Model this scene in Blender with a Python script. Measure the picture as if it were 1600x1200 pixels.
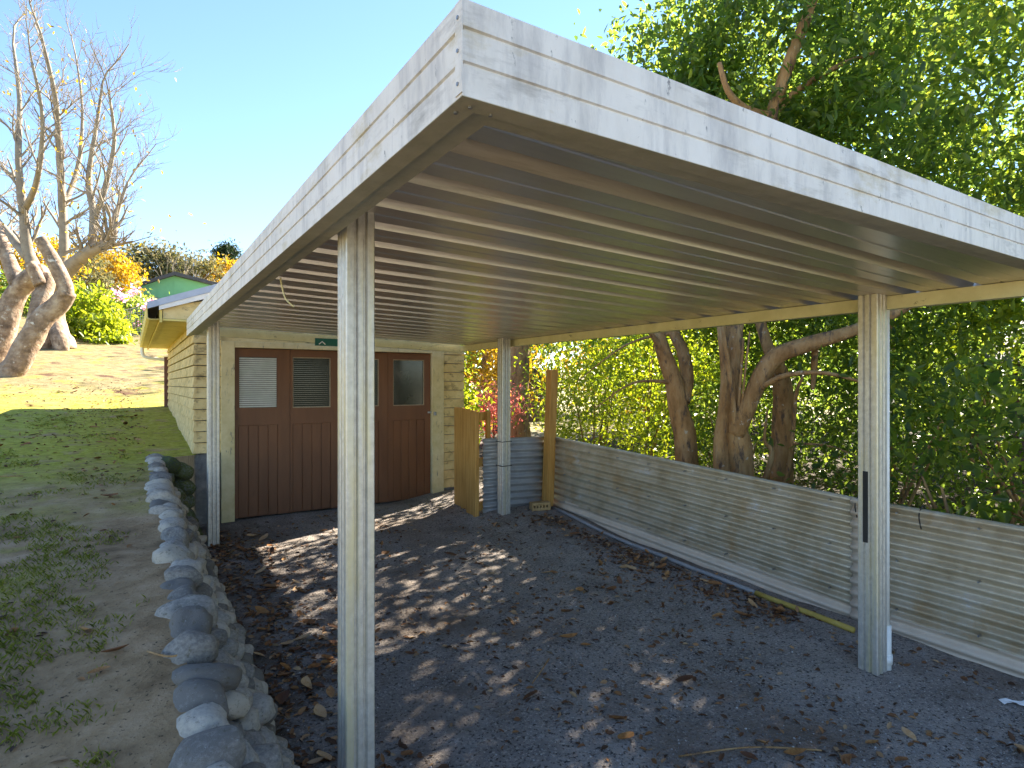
import bpy, bmesh, math, random
import numpy as np
from mathutils import Vector, Matrix, noise
for o in list(bpy.data.objects): bpy.data.objects.remove(o)
random.seed(7); rng = np.random.default_rng(7)
R = math.radians
SC = bpy.context.scene; COL = SC.collection

# ------------------------------------------------------------ camera, sky, sun, exposure
HC = 1.6
YAW = R(32.5); S_, C_ = math.sin(YAW), math.cos(YAW)
cam = bpy.data.cameras.new('camera'); camo = bpy.data.objects.new('camera', cam); COL.objects.link(camo)
camo.location = (0, 0, HC); camo.rotation_euler = (R(90), 0, -YAW)
cam.lens = 21.0; cam.sensor_width = 36; cam.clip_start = 0.05; cam.clip_end = 2000
SC.camera = camo
SUN_AZ, SUN_EL = 24.0, 33.0            # azimuth measured from +X towards +Y
w = bpy.data.worlds.new('World'); SC.world = w; w.use_nodes = True
nt = w.node_tree; nt.nodes.clear()
wo = nt.nodes.new('ShaderNodeOutputWorld'); bg = nt.nodes.new('ShaderNodeBackground'); sk = nt.nodes.new('ShaderNodeTexSky')
sk.sky_type = 'NISHITA'; sk.sun_disc = False
sk.sun_elevation = R(SUN_EL); sk.sun_rotation = R(90 - SUN_AZ)
sk.air_density = 0.9; sk.dust_density = 0.0; sk.ozone_density = 3.0
bg.inputs[1].default_value = 0.069
nt.links.new(sk.outputs[0], bg.inputs[0]); nt.links.new(bg.outputs[0], wo.inputs[0])
sl = bpy.data.lights.new('sun', 'SUN'); sl.energy = 5.0; sl.angle = R(0.5); sl.color = (1, .90, .74)
so = bpy.data.objects.new('sun', sl); COL.objects.link(so)
sd = Vector((math.cos(R(SUN_AZ))*math.cos(R(SUN_EL)), math.sin(R(SUN_AZ))*math.cos(R(SUN_EL)), math.sin(R(SUN_EL))))
so.rotation_euler = sd.to_track_quat('Z', 'Y').to_euler(); so.location = sd*60
SC.view_settings.view_transform = 'Standard'; SC.view_settings.look = 'None'
SC.view_settings.exposure = 2.5; SC.view_settings.gamma = 1
SC.view_settings.use_curve_mapping = False
SC.render.engine = 'CYCLES'
SC.cycles.max_bounces = 8; SC.cycles.diffuse_bounces = 5; SC.cycles.glossy_bounces = 3; SC.cycles.transmission_bounces = 5
SC.cycles.use_denoising = True

# ------------------------------------------------------------ helpers
def P(u, v, d):
    """world point seen from the standing position in direction (u, v) at a depth of d metres"""
    r = (u-800)/934*d
    return Vector((d*S_+r*C_, d*C_-r*S_, HC-(v-602)/934*d))
def link(name, me, mat=None, parent=None):
    o = bpy.data.objects.new(name, me); COL.objects.link(o)
    if mat is not None and me is not None and len(me.materials) == 0: me.materials.append(mat)
    if parent is not None: o.parent = parent
    return o
def tag(o, label, cat, group=None):
    o['label'] = label; o['category'] = cat
    if group: o['group'] = group
    return o
def thing(name, label, cat, loc=(0, 0, 0), group=None):
    o = bpy.data.objects.new(name, None); COL.objects.link(o); o.location = loc
    o.empty_display_size = .1
    return tag(o, label, cat, group)
def mesh(name, vs, fs, smooth=False):
    me = bpy.data.meshes.new(name); me.from_pydata([tuple(v) for v in vs], [], fs)
    if smooth: me.polygons.foreach_set('use_smooth', [True]*len(me.polygons))
    me.update(); return me
class MB:
    def __init__(s): s.v = []; s.f = []
    def add(s, vs, fs):
        n = len(s.v); s.v += [tuple(v) for v in vs]; s.f += [tuple(i+n for i in f) for f in fs]; return s
    def box(s, a, b, jit=0):
        (x0, y0, z0), (x1, y1, z1) = a, b
        vs = [(x0,y0,z0),(x1,y0,z0),(x1,y1,z0),(x0,y1,z0),(x0,y0,z1),(x1,y0,z1),(x1,y1,z1),(x0,y1,z1)]
        return s.add(vs, [(0,3,2,1),(4,5,6,7),(0,1,5,4),(1,2,6,5),(2,3,7,6),(3,0,4,7)])
    def prism(s, poly, axis, a, b, fa=None, fb=None):
        """closed 2-D polygon swept along an axis: 'x' poly=(y,z), 'y' poly=(x,z), 'z' poly=(x,y)"""
        def mk(p, t):
            return {'x': (t, p[0], p[1]), 'y': (p[0], t, p[1]), 'z': (p[0], p[1], t)}[axis]
        n = len(poly)
        vs = [mk(p, a if fa is None else a+fa(p)) for p in poly]+[mk(p, b if fb is None else b+fb(p)) for p in poly]
        fs = [(i, (i+1) % n, n+(i+1) % n, n+i) for i in range(n)]
        return s.add(vs, fs+[tuple(range(n))[::-1], tuple(range(n, 2*n))])
    def tube(s, pts, rad, seg=8, cap=True, wob=0):
        pts = [Vector(p) for p in pts]; n0 = len(s.v); up = Vector((.3, .2, 1)).normalized(); prev = None
        for i, p in enumerate(pts):
            t = (pts[min(i+1, len(pts)-1)]-pts[max(i-1, 0)]).normalized()
            if prev is None:
                a = t.cross(up)
                if a.length < .05: a = t.cross(Vector((1, 0, 0)))
                a.normalize()
            else:
                a = (prev-t*prev.dot(t)).normalized()
            prev = a; b = t.cross(a)
            for k in range(seg):
                an = 2*math.pi*k/seg; rr = rad[i] if hasattr(rad, '__len__') else rad
                if wob: rr *= 1+wob*noise.noise(Vector((p.x*2+math.cos(an)*1.5, p.y*2+math.sin(an)*1.5, p.z*2.2)))
                s.v.append(tuple(p+(a*math.cos(an)+b*math.sin(an))*rr))
        for i in range(len(pts)-1):
            for k in range(seg):
                q = n0+i*seg; s.f.append((q+k, q+(k+1) % seg, q+seg+(k+1) % seg, q+seg+k))
        if cap:
            s.f.append(tuple(n0+k for k in range(seg))[::-1]); s.f.append(tuple(n0+(len(pts)-1)*seg+k for k in range(seg)))
        return s
    def me(s, name, smooth=False): return mesh(name, s.v, s.f, smooth)
    def build(s, name, mat, parent=None, smooth=False, bevel=0):
        me = s.me(name, smooth)
        bm = bmesh.new(); bm.from_mesh(me); bmesh.ops.recalc_face_normals(bm, faces=bm.faces)
        if bevel: bmesh.ops.bevel(bm, geom=bm.edges[:], offset=bevel, segments=1, affect='EDGES', clamp_overlap=True)
        bm.to_mesh(me); bm.free()
        return link(name, me, mat, parent)
def smoothpath(ctrl, n=6):
    """Catmull-Rom through (point, radius)"""
    ps = [Vector(c[0]) for c in ctrl]; rs = [c[1] for c in ctrl]; out = []; ro = []
    for i in range(len(ps)-1):
        p0, p1, p2, p3 = ps[max(i-1, 0)], ps[i], ps[i+1], ps[min(i+2, len(ps)-1)]
        for k in range(n):
            t = k/n
            out.append(.5*((2*p1)+(p2-p0)*t+(2*p0-5*p1+4*p2-p3)*t*t+(3*p1-p0-3*p2+p3)*t**3)); ro.append(rs[i]*(1-t)+rs[i+1]*t)
    return out+[ps[-1]], ro+[rs[-1]]

# ------------------------------------------------------------ materials
MATS = {}
def N(nt, t, **kw):
    n = nt.nodes.new(t)
    for k, v in kw.items(): setattr(n, k, v)
    return n
def mat(name, cols, scale=8, rough=.7, metal=0, bump=.2, bscale=None, stops=None, detail=6, coord='Object', stretch=None,
        spots=None, transl=0, attr=None, objrand=0, spec=.4, layers=()):
    """noise-driven colours; layers = [(colour, noise scale, threshold, softness, stretch)] painted over as stains"""
    if name in MATS: return MATS[name]
    m = bpy.data.materials.new(name); m.use_nodes = True; nt = m.node_tree; nt.nodes.clear(); L = nt.links.new
    out = N(nt, 'ShaderNodeOutputMaterial'); b = N(nt, 'ShaderNodeBsdfPrincipled'); L(b.outputs[0], out.inputs[0])
    tc = N(nt, 'ShaderNodeTexCoord'); src = tc.outputs[coord]
    if coord == 'World':
        pass
    def mp(st):
        if not st: return src
        n = N(nt, 'ShaderNodeMapping'); n.inputs['Scale'].default_value = st; L(src, n.inputs[0]); return n.outputs[0]
    nz = N(nt, 'ShaderNodeTexNoise'); nz.inputs['Scale'].default_value = scale; nz.inputs['Detail'].default_value = detail; nz.inputs['Roughness'].default_value = .65
    L(mp(stretch), nz.inputs['Vector'])
    cr = N(nt, 'ShaderNodeValToRGB'); el = cr.color_ramp.elements
    n = len(cols); stops = stops or [.3+.4*i/max(n-1, 1) for i in range(n)]
    while len(el) < n: el.new(.5)
    for e, c, s in zip(el, cols, stops): e.position = s; e.color = (*c, 1)
    fac = nz.outputs[0]
    if attr:
        at = N(nt, 'ShaderNodeAttribute', attribute_name=attr); fac = at.outputs['Fac']
    if objrand:
        oi = N(nt, 'ShaderNodeObjectInfo'); ma = N(nt, 'ShaderNodeMath', operation='MULTIPLY_ADD')
        ms = N(nt, 'ShaderNodeMath', operation='SUBTRACT'); L(oi.outputs['Random'], ms.inputs[0]); ms.inputs[1].default_value = .5
        L(ms.outputs[0], ma.inputs[0]); ma.inputs[1].default_value = objrand; L(fac, ma.inputs[2]); fac = ma.outputs[0]
    L(fac, cr.inputs[0]); col = cr.outputs[0]
    for (c2, sc2, th, so2, st2) in layers:
        n2 = N(nt, 'ShaderNodeTexNoise'); n2.inputs['Scale'].default_value = sc2; n2.inputs['Detail'].default_value = 8; n2.inputs['Roughness'].default_value = .7
        L(mp(st2), n2.inputs['Vector'])
        mr = N(nt, 'ShaderNodeMapRange'); mr.inputs[1].default_value = th; mr.inputs[2].default_value = th+so2; L(n2.outputs[0], mr.inputs[0])
        mx = N(nt, 'ShaderNodeMix', data_type='RGBA'); L(mr.outputs[0], mx.inputs['Factor']); L(col, mx.inputs['A']); mx.inputs['B'].default_value = (*c2, 1)
        col = mx.outputs['Result']
    L(col, b.inputs['Base Color'])
    b.inputs['Roughness'].default_value = rough; b.inputs['Metallic'].default_value = metal; b.inputs['Specular IOR Level'].default_value = spec
    if bump:
        bn = N(nt, 'ShaderNodeTexNoise'); bn.inputs['Scale'].default_value = bscale or scale*4; bn.inputs['Detail'].default_value = 8; L(mp(stretch), bn.inputs['Vector'])
        bp = N(nt, 'ShaderNodeBump'); bp.inputs['Strength'].default_value = bump; bp.inputs['Distance'].default_value = .02; L(bn.outputs[0], bp.inputs['Height']); L(bp.outputs[0], b.inputs['Normal'])
    if transl:
        tr = N(nt, 'ShaderNodeBsdfTranslucent'); hs = N(nt, 'ShaderNodeHueSaturation'); hs.inputs['Hue'].default_value = .475; hs.inputs['Saturation'].default_value = 1.1; hs.inputs['Value'].default_value = 3.8
        L(col, hs.inputs['Color']); L(hs.outputs[0], tr.inputs[0]); mxs = N(nt, 'ShaderNodeMixShader'); mxs.inputs[0].default_value = transl
        L(b.outputs[0], mxs.inputs[1]); L(tr.outputs[0], mxs.inputs[2]); L(mxs.outputs[0], out.inputs[0])
    MATS[name] = m; return m
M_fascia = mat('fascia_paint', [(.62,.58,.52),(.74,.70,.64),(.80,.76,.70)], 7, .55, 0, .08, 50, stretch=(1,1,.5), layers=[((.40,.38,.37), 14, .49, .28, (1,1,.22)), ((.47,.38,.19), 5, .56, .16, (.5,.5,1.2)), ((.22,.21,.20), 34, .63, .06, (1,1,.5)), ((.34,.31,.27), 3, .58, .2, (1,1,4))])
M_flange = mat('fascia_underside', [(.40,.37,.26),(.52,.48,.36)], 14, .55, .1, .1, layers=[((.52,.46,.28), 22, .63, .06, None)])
M_sheet = mat('roof_sheet_steel', [(.68,.63,.54),(.77,.72,.62)], 3, .30, .75, .03, stretch=(.3,6,6), layers=[((.36,.31,.22), 5, .56, .25, (.2,3,3))])
M_beam = mat('beam_paint', [(.64,.58,.30),(.78,.72,.42)], 9, .55, .05, .1, layers=[((.28,.24,.13), 26, .62, .05, (.5,.5,1))])
M_galv = mat('galvanised_steel', [(.46,.43,.38),(.54,.51,.46),(.62,.59,.53)], 34, .42, .5, .04, 90, detail=3, layers=[((.62,.55,.33), 2.2, .50, .22, (7,7,.5)), ((.30,.31,.33), 14, .62, .1, (3,3,.3))])
M_rivet = mat('rivet_steel', [(.25,.25,.25),(.4,.4,.4)], 30, .4, .8, 0)
M_cream = mat('weathered_cream_paint', [(.50,.35,.13),(.68,.50,.22),(.78,.61,.30)], 4, .75, 0, .25, 25, layers=[((.28,.20,.09), 9, .53, .13, (1,1,1.6)), ((.16,.13,.09), 30, .66, .06, None)])
M_jamb = mat('jamb_paint', [(.56,.44,.21),(.74,.62,.36)], 6, .7, 0, .2, 30, layers=[((.22,.19,.15), 12, .60, .08, (2,2,.5))])
M_yellow = mat('eave_yellow_bounce', [(.62,.46,.11),(.76,.60,.20)], 5, .65, 0, .15, layers=[((.28,.19,.05), 8, .58, .12, (1,1,1))])  # cream eave with the yellow light bounced off the lawn put into its colour
M_conc = mat('old_concrete', [(.10,.10,.10),(.20,.19,.18),(.30,.28,.25)], 7, .9, 0, .5, 30)
M_door = mat('brown_door_paint', [(.13,.048,.018),(.18,.070,.027)], 3, .45, 0, .08, 40, stretch=(3,3,.5), layers=[((.34,.25,.19), 34, .735, .03, None), ((.05,.02,.012), 5, .6, .2, (1,1,.4))])
M_glass = mat('dusty_glass', [(.012,.014,.012),(.03,.032,.028)], 4, .12, 0, 0, spec=.6)
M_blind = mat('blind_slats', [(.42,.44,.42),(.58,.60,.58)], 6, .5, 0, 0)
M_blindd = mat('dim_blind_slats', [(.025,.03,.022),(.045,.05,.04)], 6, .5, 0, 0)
M_putty = mat('window_putty', [(.30,.22,.14),(.42,.34,.24)], 20, .8, 0, .2)
M_rooftin = mat('blue_grey_roof', [(.30,.34,.43),(.40,.44,.53)], 6, .5, .1, .05, layers=[((.22,.22,.26), 14, .62, .1, None)])
M_barge = mat('white_barge_paint', [(.66,.63,.60),(.78,.76,.74)], 6, .7, 0, .2, layers=[((.45,.28,.26), 14, .64, .06, None)])
M_white = mat('white_plastic', [(.68,.67,.62),(.8,.79,.75)], 8, .4, 0, .05, layers=[((.4,.38,.28), 12, .62, .15, None)])
M_brownp = mat('brown_pipe_paint', [(.10,.04,.03),(.16,.07,.05)], 8, .6, 0, .1)
M_iron = mat('weathered_corrugated_iron', [(.36,.29,.19),(.47,.40,.29),(.56,.50,.41)], 5, .4, .4, .06, 60, layers=[((.40,.26,.12), 2.2, .52, .2, None), ((.30,.24,.17), 14, .60, .12, None), ((.50,.51,.56), 5, .62, .1, None)])
M_ironb = mat('blue_grey_corrugated_iron', [(.27,.27,.27),(.38,.38,.38)], 5, .45, .3, .08, 60, layers=[((.22,.19,.15), 6, .6, .12, None)])
M_ironc = mat('clean_corrugated_iron', [(.58,.47,.36),(.68,.57,.46)], 6, .55, .1, .05)
M_wood = mat('treated_pine', [(.34,.155,.03),(.47,.24,.055),(.55,.32,.095)], 4, .7, 0, .25, 20, stretch=(9,9,.6), layers=[((.14,.07,.02), 5, .62, .1, (8,8,.5))])
M_brick = mat('tan_brick', [(.34,.22,.09),(.46,.31,.14)], 20, .9, 0, .4)
M_dark = mat('black_rubber', [(.012,.012,.012),(.02,.02,.02)], 8, .6, 0, 0)
M_pole = mat('grey_pole', [(.24,.23,.23),(.34,.33,.33)], 9, .6, .1, .1)
M_poley = mat('yellow_pole_paint', [(.40,.28,.05),(.50,.37,.09)], 12, .6, 0, .1, layers=[((.2,.14,.04), 20, .6, .08, None)])
M_paper = mat('white_paper', [(.8,.8,.8),(.9,.9,.9)], 8, .7, 0, .1)
M_green = mat('green_sign', [(.01,.12,.09),(.015,.15,.11)], 8, .5, 0, 0)
M_stone = mat('river_stone', [(.16,.14,.12),(.27,.24,.205),(.37,.325,.275),(.47,.405,.32)], 5, .75, 0, .35, 30, stops=[.2,.42,.6,.8], objrand=.75, layers=[((.40,.39,.36), 7, .64, .06, None), ((.10,.085,.05), 4, .56, .12, None), ((.45,.43,.39), 24, .66, .05, None)])
M_stonem = mat('mossy_stone', [(.07,.08,.05),(.13,.14,.06),(.2,.2,.18)], 6, .9, 0, .5, 30, objrand=.4, layers=[((.10,.13,.02), 5, .48, .12, None)])
M_earth = mat('bank_earth', [(.035,.027,.02),(.07,.055,.04)], 9, .95, 0, .8, 30)
M_bark = mat('camellia_bark', [(.20,.10,.035),(.34,.19,.075),(.42,.27,.13)], 5, .85, 0, .9, 20, stretch=(2,2,.8), layers=[((.10,.065,.045), 7, .53, .10, (2,2,.6)), ((.42,.36,.28), 11, .62, .05, None)])
M_bark2 = mat('pale_bark', [(.13,.085,.055),(.28,.19,.125),(.42,.32,.23)], 5, .85, 0, 1.0, 14, stops=[.35,.5,.65], layers=[((.62,.55,.46), 7, .60, .06, None), ((.07,.05,.035), 5, .62, .08, (1,1,.4))])
M_twig = mat('grey_twigs', [(.20,.16,.12),(.34,.29,.22)], 5, .9, 0, .2)
M_hseg = mat('green_house_paint', [(.16,.42,.22),(.19,.47,.25)], 2, .6, 0, .05)
M_hroof = mat('dark_house_roof', [(.05,.05,.06),(.08,.08,.09)], 4, .8, 0, .1)
M_purple = mat('purple_house_paint', [(.13,.07,.10),(.17,.095,.13)], 4, .6, 0, .05)
M_wire = mat('fence_wire', [(.35,.40,.42),(.45,.5,.52)], 4, .5, .4, 0)
M_leafA = mat('camellia_leaf', [(.03,.062,.016),(.065,.11,.022),(.13,.165,.03),(.22,.22,.045)], attr='rnd', stops=[0,.45,.85,1], rough=.32, bump=0, transl=.55, spec=.5)
M_leafB = mat('bright_leaf', [(.07,.12,.015),(.14,.19,.022),(.26,.28,.045)], attr='rnd', stops=[0,.5,1], rough=.45, bump=0, transl=.4)
M_leafY = mat('yellow_leaf', [(.16,.13,.02),(.30,.23,.03),(.40,.30,.06)], attr='rnd', stops=[0,.5,1], rough=.6, bump=0, transl=.3)
M_leafH = mat('hill_leaf', [(.05,.06,.02),(.12,.12,.05),(.22,.19,.10)], attr='rnd', stops=[0,.5,1], rough=.7, bump=0, transl=.2)
M_leafR = mat('red_maple_leaf', [(.34,.12,.08),(.5,.23,.15),(.62,.40,.26)], attr='rnd', stops=[0,.5,1], rough=.6, bump=0, transl=.4)
M_pink = mat('pink_petal', [(.55,.22,.32),(.7,.45,.5)], attr='rnd', stops=[0,1], rough=.6, bump=0, transl=.3)
M_conif = mat('conifer_leaf', [(.015,.035,.015),(.04,.07,.025)], attr='rnd', stops=[0,1], rough=.7, bump=0, transl=.1)
M_dead = mat('fallen_leaf_brown', [(.09,.035,.015),(.24,.10,.03),(.38,.18,.055),(.46,.30,.16)], 6, .7, 0, .1, objrand=.9, stops=[.1,.4,.65,.9])
M_litter = mat('leaf_litter', [(.05,.025,.012),(.14,.06,.025),(.26,.12,.04),(.40,.27,.15)], attr='rnd', stops=[0,.4,.75,1], rough=.8, bump=0)
M_grass = mat('grass_blade', [(.09,.12,.018),(.17,.20,.03),(.30,.29,.08)], attr='rnd', stops=[0,.6,1], rough=.6, bump=0, transl=.3)

# ------------------------------------------------------------ terrain
def sm(a, b, x):
    t = min(max((x-a)/(b-a), 0), 1); return t*t*(3-2*t)
def lawn_z(x, y):
    z = .56+.062*(y-2)
    if y > 12: z += .105*(min(y, 24)-12)
    if y > 24: z += .10*(min(y, 75)-24)
    z += .035*min(max(-x, 0), 6)*sm(2, 12, y)
    z += .05*noise.noise(Vector((x*.5, y*.5, 0)))+.018*noise.noise(Vector((x*2.3, y*2.3, 3)))
    return z
def yard_z(x, y):
    z = .13*sm(0, 7, y)+.10*sm(2.6, 3.6, x)*sm(4, 5.8, y)
    z += .012*noise.noise(Vector((x*1.7, y*1.7, 5)))+.006*noise.noise(Vector((x*6, y*6, 9)))
    if y > 12: z += (lawn_z(0, y)-.25-z)*(1-sm(1, 7, x))*sm(12, 14, y)
    if y > 30: z += .05*(y-30)
    return z
def axis(parts):
    out = []
    for a, b, st in parts: out += list(np.arange(a, b-1e-6, st))
    return out+[parts[-1][1]]
def sheet(name, xs, ys, fz, mt, lim=lambda x, y: x):
    vs = [(q, y, fz(q, y)) for y in ys for x in xs for q in (lim(x, y),)]; n = len(xs)
    fs = [(j*n+i, j*n+i+1, (j+1)*n+i+1, (j+1)*n+i) for j in range(len(ys)-1) for i in range(n-1)]
    o = link(name, mesh(name, vs, fs, True), mt); o['kind'] = 'structure'; return o
def ground_mat(name, kind):
    m = bpy.data.materials.new(name); m.use_nodes = True; nt = m.node_tree; L = nt.links.new; b = nt.nodes['Principled BSDF']
    tc = N(nt, 'ShaderNodeTexCoord'); co = tc.outputs['Object']
    def nz(s, det=8, ro=.65):
        n = N(nt, 'ShaderNodeTexNoise'); n.inputs['Scale'].default_value = s; n.inputs['Detail'].default_value = det; n.inputs['Roughness'].default_value = ro; L(co, n.inputs[0]); return n.outputs[0]
    def ramp(f, cs, st):
        c = N(nt, 'ShaderNodeValToRGB'); e = c.color_ramp.elements
        while len(e) < len(cs): e.new(.5)
        for q, cc, s in zip(e, cs, st): q.position = s; q.color = (*cc, 1)
        L(f, c.inputs[0]); return c.outputs[0]
    def mix(f, a, bb):
        x = N(nt, 'ShaderNodeMix', data_type='RGBA'); L(f, x.inputs['Factor'])
        for s, q in ((a, 'A'), (bb, 'B')):
            if isinstance(s, tuple): x.inputs[q].default_value = (*s, 1)
            else: L(s, x.inputs[q])
        return x.outputs['Result']
    def mr(f, a, bb):
        x = N(nt, 'ShaderNodeMapRange'); x.inputs[1].default_value = a; x.inputs[2].default_value = bb; L(f, x.inputs[0]); return x.outputs[0]
    def math_(op, a, bb):
        x = N(nt, 'ShaderNodeMath', operation=op)
        for i, s in enumerate((a, bb)):
            if isinstance(s, (int, float)): x.inputs[i].default_value = s
            else: L(s, x.inputs[i])
        return x.outputs[0]
    sx = N(nt, 'ShaderNodeSeparateXYZ'); L(co, sx.inputs[0]); X, Y = sx.outputs[0], sx.outputs[1]
    if kind == 'yard':
        c = ramp(nz(3), [(.19,.165,.148),(.29,.255,.23),(.39,.34,.30)], [.3,.5,.72])
        c = mix(mr(nz(75, 4), .54, .62), c, (.46,.40,.35)); c = mix(mr(nz(55, 4), .55, .63), c, (.06,.048,.042)); c = mix(mr(nz(.9), .5, .68), c, (.17,.13,.10))
        c = mix(math_('MULTIPLY', mr(X, 1.5, .4), mr(nz(4), .35, .6)), c, (.09,.065,.045))
        c = mix(math_('MULTIPLY', mr(X, 4.05, 4.25), mr(Y, 13, 11)), c, (.06,.045,.03))
        far = mr(Y, 12.5, 15); c = mix(far, c, ramp(nz(1.2), [(.16,.17,.05),(.34,.30,.16),(.46,.42,.28)], [.3,.5,.7]))
        h = math_('ADD', nz(9), math_('MULTIPLY', nz(70, 4), .9))
        st = 1.0
    else:
        soil = ramp(nz(5), [(.18,.11,.055),(.34,.22,.115),(.47,.32,.19)], [.3,.5,.7])
        moss = ramp(nz(14), [(.19,.185,.02),(.35,.335,.035),(.48,.44,.09)], [.3,.5,.75])
        dry = ramp(nz(6), [(.14,.115,.045),(.23,.185,.09),(.30,.25,.14)], [.3,.5,.7])
        nn = math_('MULTIPLY', math_('SUBTRACT', nz(1.3), .5), 3.0)
        f1 = mr(math_('ADD', Y, math_('MULTIPLY', nn, 1.6)), 4.6, 7.2)
        f1 = math_('MULTIPLY', f1, mr(nz(3.2), .30, .46))
        spk = math_('MULTIPLY', mr(nz(2.4), .52, .62), mr(X, -.05, -.7))
        f1 = math_('MAXIMUM', f1, math_('MULTIPLY', spk, .6))
        c = mix(f1, soil, moss)
        f2 = math_('MULTIPLY', mr(math_('ADD', Y, nn), 11.5, 14), mr(nz(2.2), .32, .46)); c = mix(f2, c, dry)
        f3 = math_('MULTIPLY', mr(Y, 10, 13), mr(nz(1.6), .57, .64)); c = mix(f3, c, (.11,.06,.035))
        c = mix(mr(nz(60, 4), .6, .7), c, (.03,.022,.014))
        h = math_('ADD', nz(10), math_('MULTIPLY', nz(60), .4)); st = .8
    L(c, b.inputs['Base Color']); b.inputs['Roughness'].default_value = .95; b.inputs['Specular IOR Level'].default_value = .2
    bp = N(nt, 'ShaderNodeBump'); bp.inputs['Strength'].default_value = st; bp.inputs['Distance'].default_value = .02; L(h, bp.inputs['Height']); L(bp.outputs[0], b.inputs['Normal'])
    return m
M_yard = ground_mat('dark_gravel', 'yard'); M_lawn = ground_mat('mossy_lawn', 'lawn')
sheet('lawn', axis([(-70, -10, 4), (-10, -4, .5), (-4, .16, .08), (.16, .6, .11), (.6, 3.6, 1)]), axis([(-6, 0, .5), (0, 9, .08), (9, 24, .4), (24, 110, 4)]), lawn_z, M_lawn, lambda x, y: x if y > 7.3 else min(x, .16+.002*x if y < 6.93 else .56+.002*x))
sheet('gravel_yard', axis([(.1, 4.6, .09), (4.6, 12, .5), (12, 90, 4)]), axis([(-6, 0, .5), (0, 7.2, .09), (7.2, 24, .6), (24, 110, 4)]), yard_z, M_yard)

# ------------------------------------------------------------ carport
XL, YF, XR, YB = .467, .888, 3.68, 6.82      # outer faces
ZB, ZT = 2.084, 2.247                        # fascia underside and top
def pan_z(x): return 2.178-.0305*(x-.5)
cp = thing('carport', 'open steel carport with ribbed flat roof and pale metal fascia', 'carport', (2, 3.8, 0))
def cpart(mb, name, m, smooth=False, parent=None, bevel=0):
    o = mb.build(name, m, None, smooth, bevel)
    if parent is None: o.parent = cp; o.matrix_parent_inverse = Matrix.Translation((-2, -3.8, 0))
    else:
        o.parent = parent
    return o
# fascia profile: (inward offset, z)
def fprof(zb, zt):
    H = zt-zb; g1, g2 = zb+.70*H, zb+.34*H
    return [(0, zb), (0, g2-.004), (.005, g2-.002), (.005, g2+.002), (0, g2+.004), (0, g1-.004), (.005, g1-.002), (.005, g1+.002), (0, g1+.004), (0, zt), (.05, zt),
            (.05, zt-.004), (.007, zt-.004), (.007, zb+.006), (.045, zb+.006), (.048, zb+.014), (.098, zb+.014), (.098, zb+.030), (.101, zb+.030), (.101, zb+.010), (.050, zb+.010), (.046, zb)]
pl = fprof(ZB, ZT)
# the visible outer skin and the underside flange are separate parts (different colour and role)
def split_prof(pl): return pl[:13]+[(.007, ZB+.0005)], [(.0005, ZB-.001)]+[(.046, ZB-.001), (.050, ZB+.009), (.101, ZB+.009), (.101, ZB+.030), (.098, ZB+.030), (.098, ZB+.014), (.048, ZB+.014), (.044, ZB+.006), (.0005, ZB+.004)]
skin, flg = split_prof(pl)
mit = lambda p: p[0]-XL           # mitre at the front-left corner
cpart(MB().prism([(XL+a, z) for a, z in skin], 'y', YF, YB, fa=lambda p: (p[0]-XL)), 'side_fascia', M_fascia)
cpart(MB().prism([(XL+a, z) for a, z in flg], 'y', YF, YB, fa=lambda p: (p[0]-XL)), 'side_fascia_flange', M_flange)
cpart(MB().prism([(YF+a, z) for a, z in skin], 'x', XL, XR, fa=lambda p: (p[0]-YF)), 'front_fascia', M_fascia)
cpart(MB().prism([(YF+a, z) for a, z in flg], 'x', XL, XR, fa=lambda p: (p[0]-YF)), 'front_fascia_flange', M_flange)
cpart(MB().box((XR-.004, YF+.01, 2.06), (XR, YB, ZT)).box((XR-.10, YF+.12, 2.056), (XR-.004, YB, 2.060)), 'gutter_fascia', M_fascia)
cf = cpart(MB().box((XL-.0025, YF-.0025, ZB+.004), (XL+.0, YF+.022, ZT-.002)), 'corner_flashing', M_fascia)
for z in (ZB+.022, ZB+.078, ZB+.134):
    rv = MB(); rv.prism([(YF+.011+.0035*math.cos(a), z+.0035*math.sin(a)) for a in np.linspace(0, 2*math.pi, 9)[:-1]], 'x', XL-.0045, XL-.002)
    cpart(rv, 'rivet', M_rivet, parent=None)
for (x, y) in ((XL+.03, YF+.028), (XL+.018, YF+.06), (XL+.075, YF+.035)):
    cpart(MB().prism([(x+.004*math.cos(a), y+.004*math.sin(a)) for a in np.linspace(0, 2*math.pi, 9)[:-1]], 'z', ZB-.005, ZB+.008), 'bolt', M_rivet)
# roof sheets: one tray per rib, laid side by side, falling gently to the gutter
PER = .265
prof = [(0, 0), (.080, 0), (.084, .004), (.092, .004), (.096, 0), (.172, 0), (.178, .062), (.250, .062), (.2645, .001)]
prof = prof+[(y, z+.0025) for y, z in prof[::-1]]
def sheetmesh():
    mb = MB(); vs = []
    for x in (XL+.03, XR-.02):
        for (y, z) in prof: vs.append((x, y, pan_z(x)+z))
    n = len(prof); fs = [(i, (i+1) % n, n+(i+1) % n, n+i) for i in range(n)]+[tuple(range(n))[::-1], tuple(range(n, 2*n))]
    mb.add(vs, fs); return mb
cpart(MB().prism([(XL+.03, pan_z(XL+.03)), (XR-.02, pan_z(XR-.02)), (XR-.02, pan_z(XR-.02)+.0025), (XL+.03, pan_z(XL+.03)+.0025)], 'y', YF+.01, 1.0595), 'front_tray', M_sheet)
y = 1.06; k = 0; sm0 = None
while y+PER < YB+.02:
    if sm0 is None:
        o = cpart(sheetmesh(), 'roof_sheet', M_sheet); sm0 = o; o.location.y = y
    else:
        o = sm0.copy(); COL.objects.link(o); o.location.y = y
    y += PER; k += 1
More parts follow.
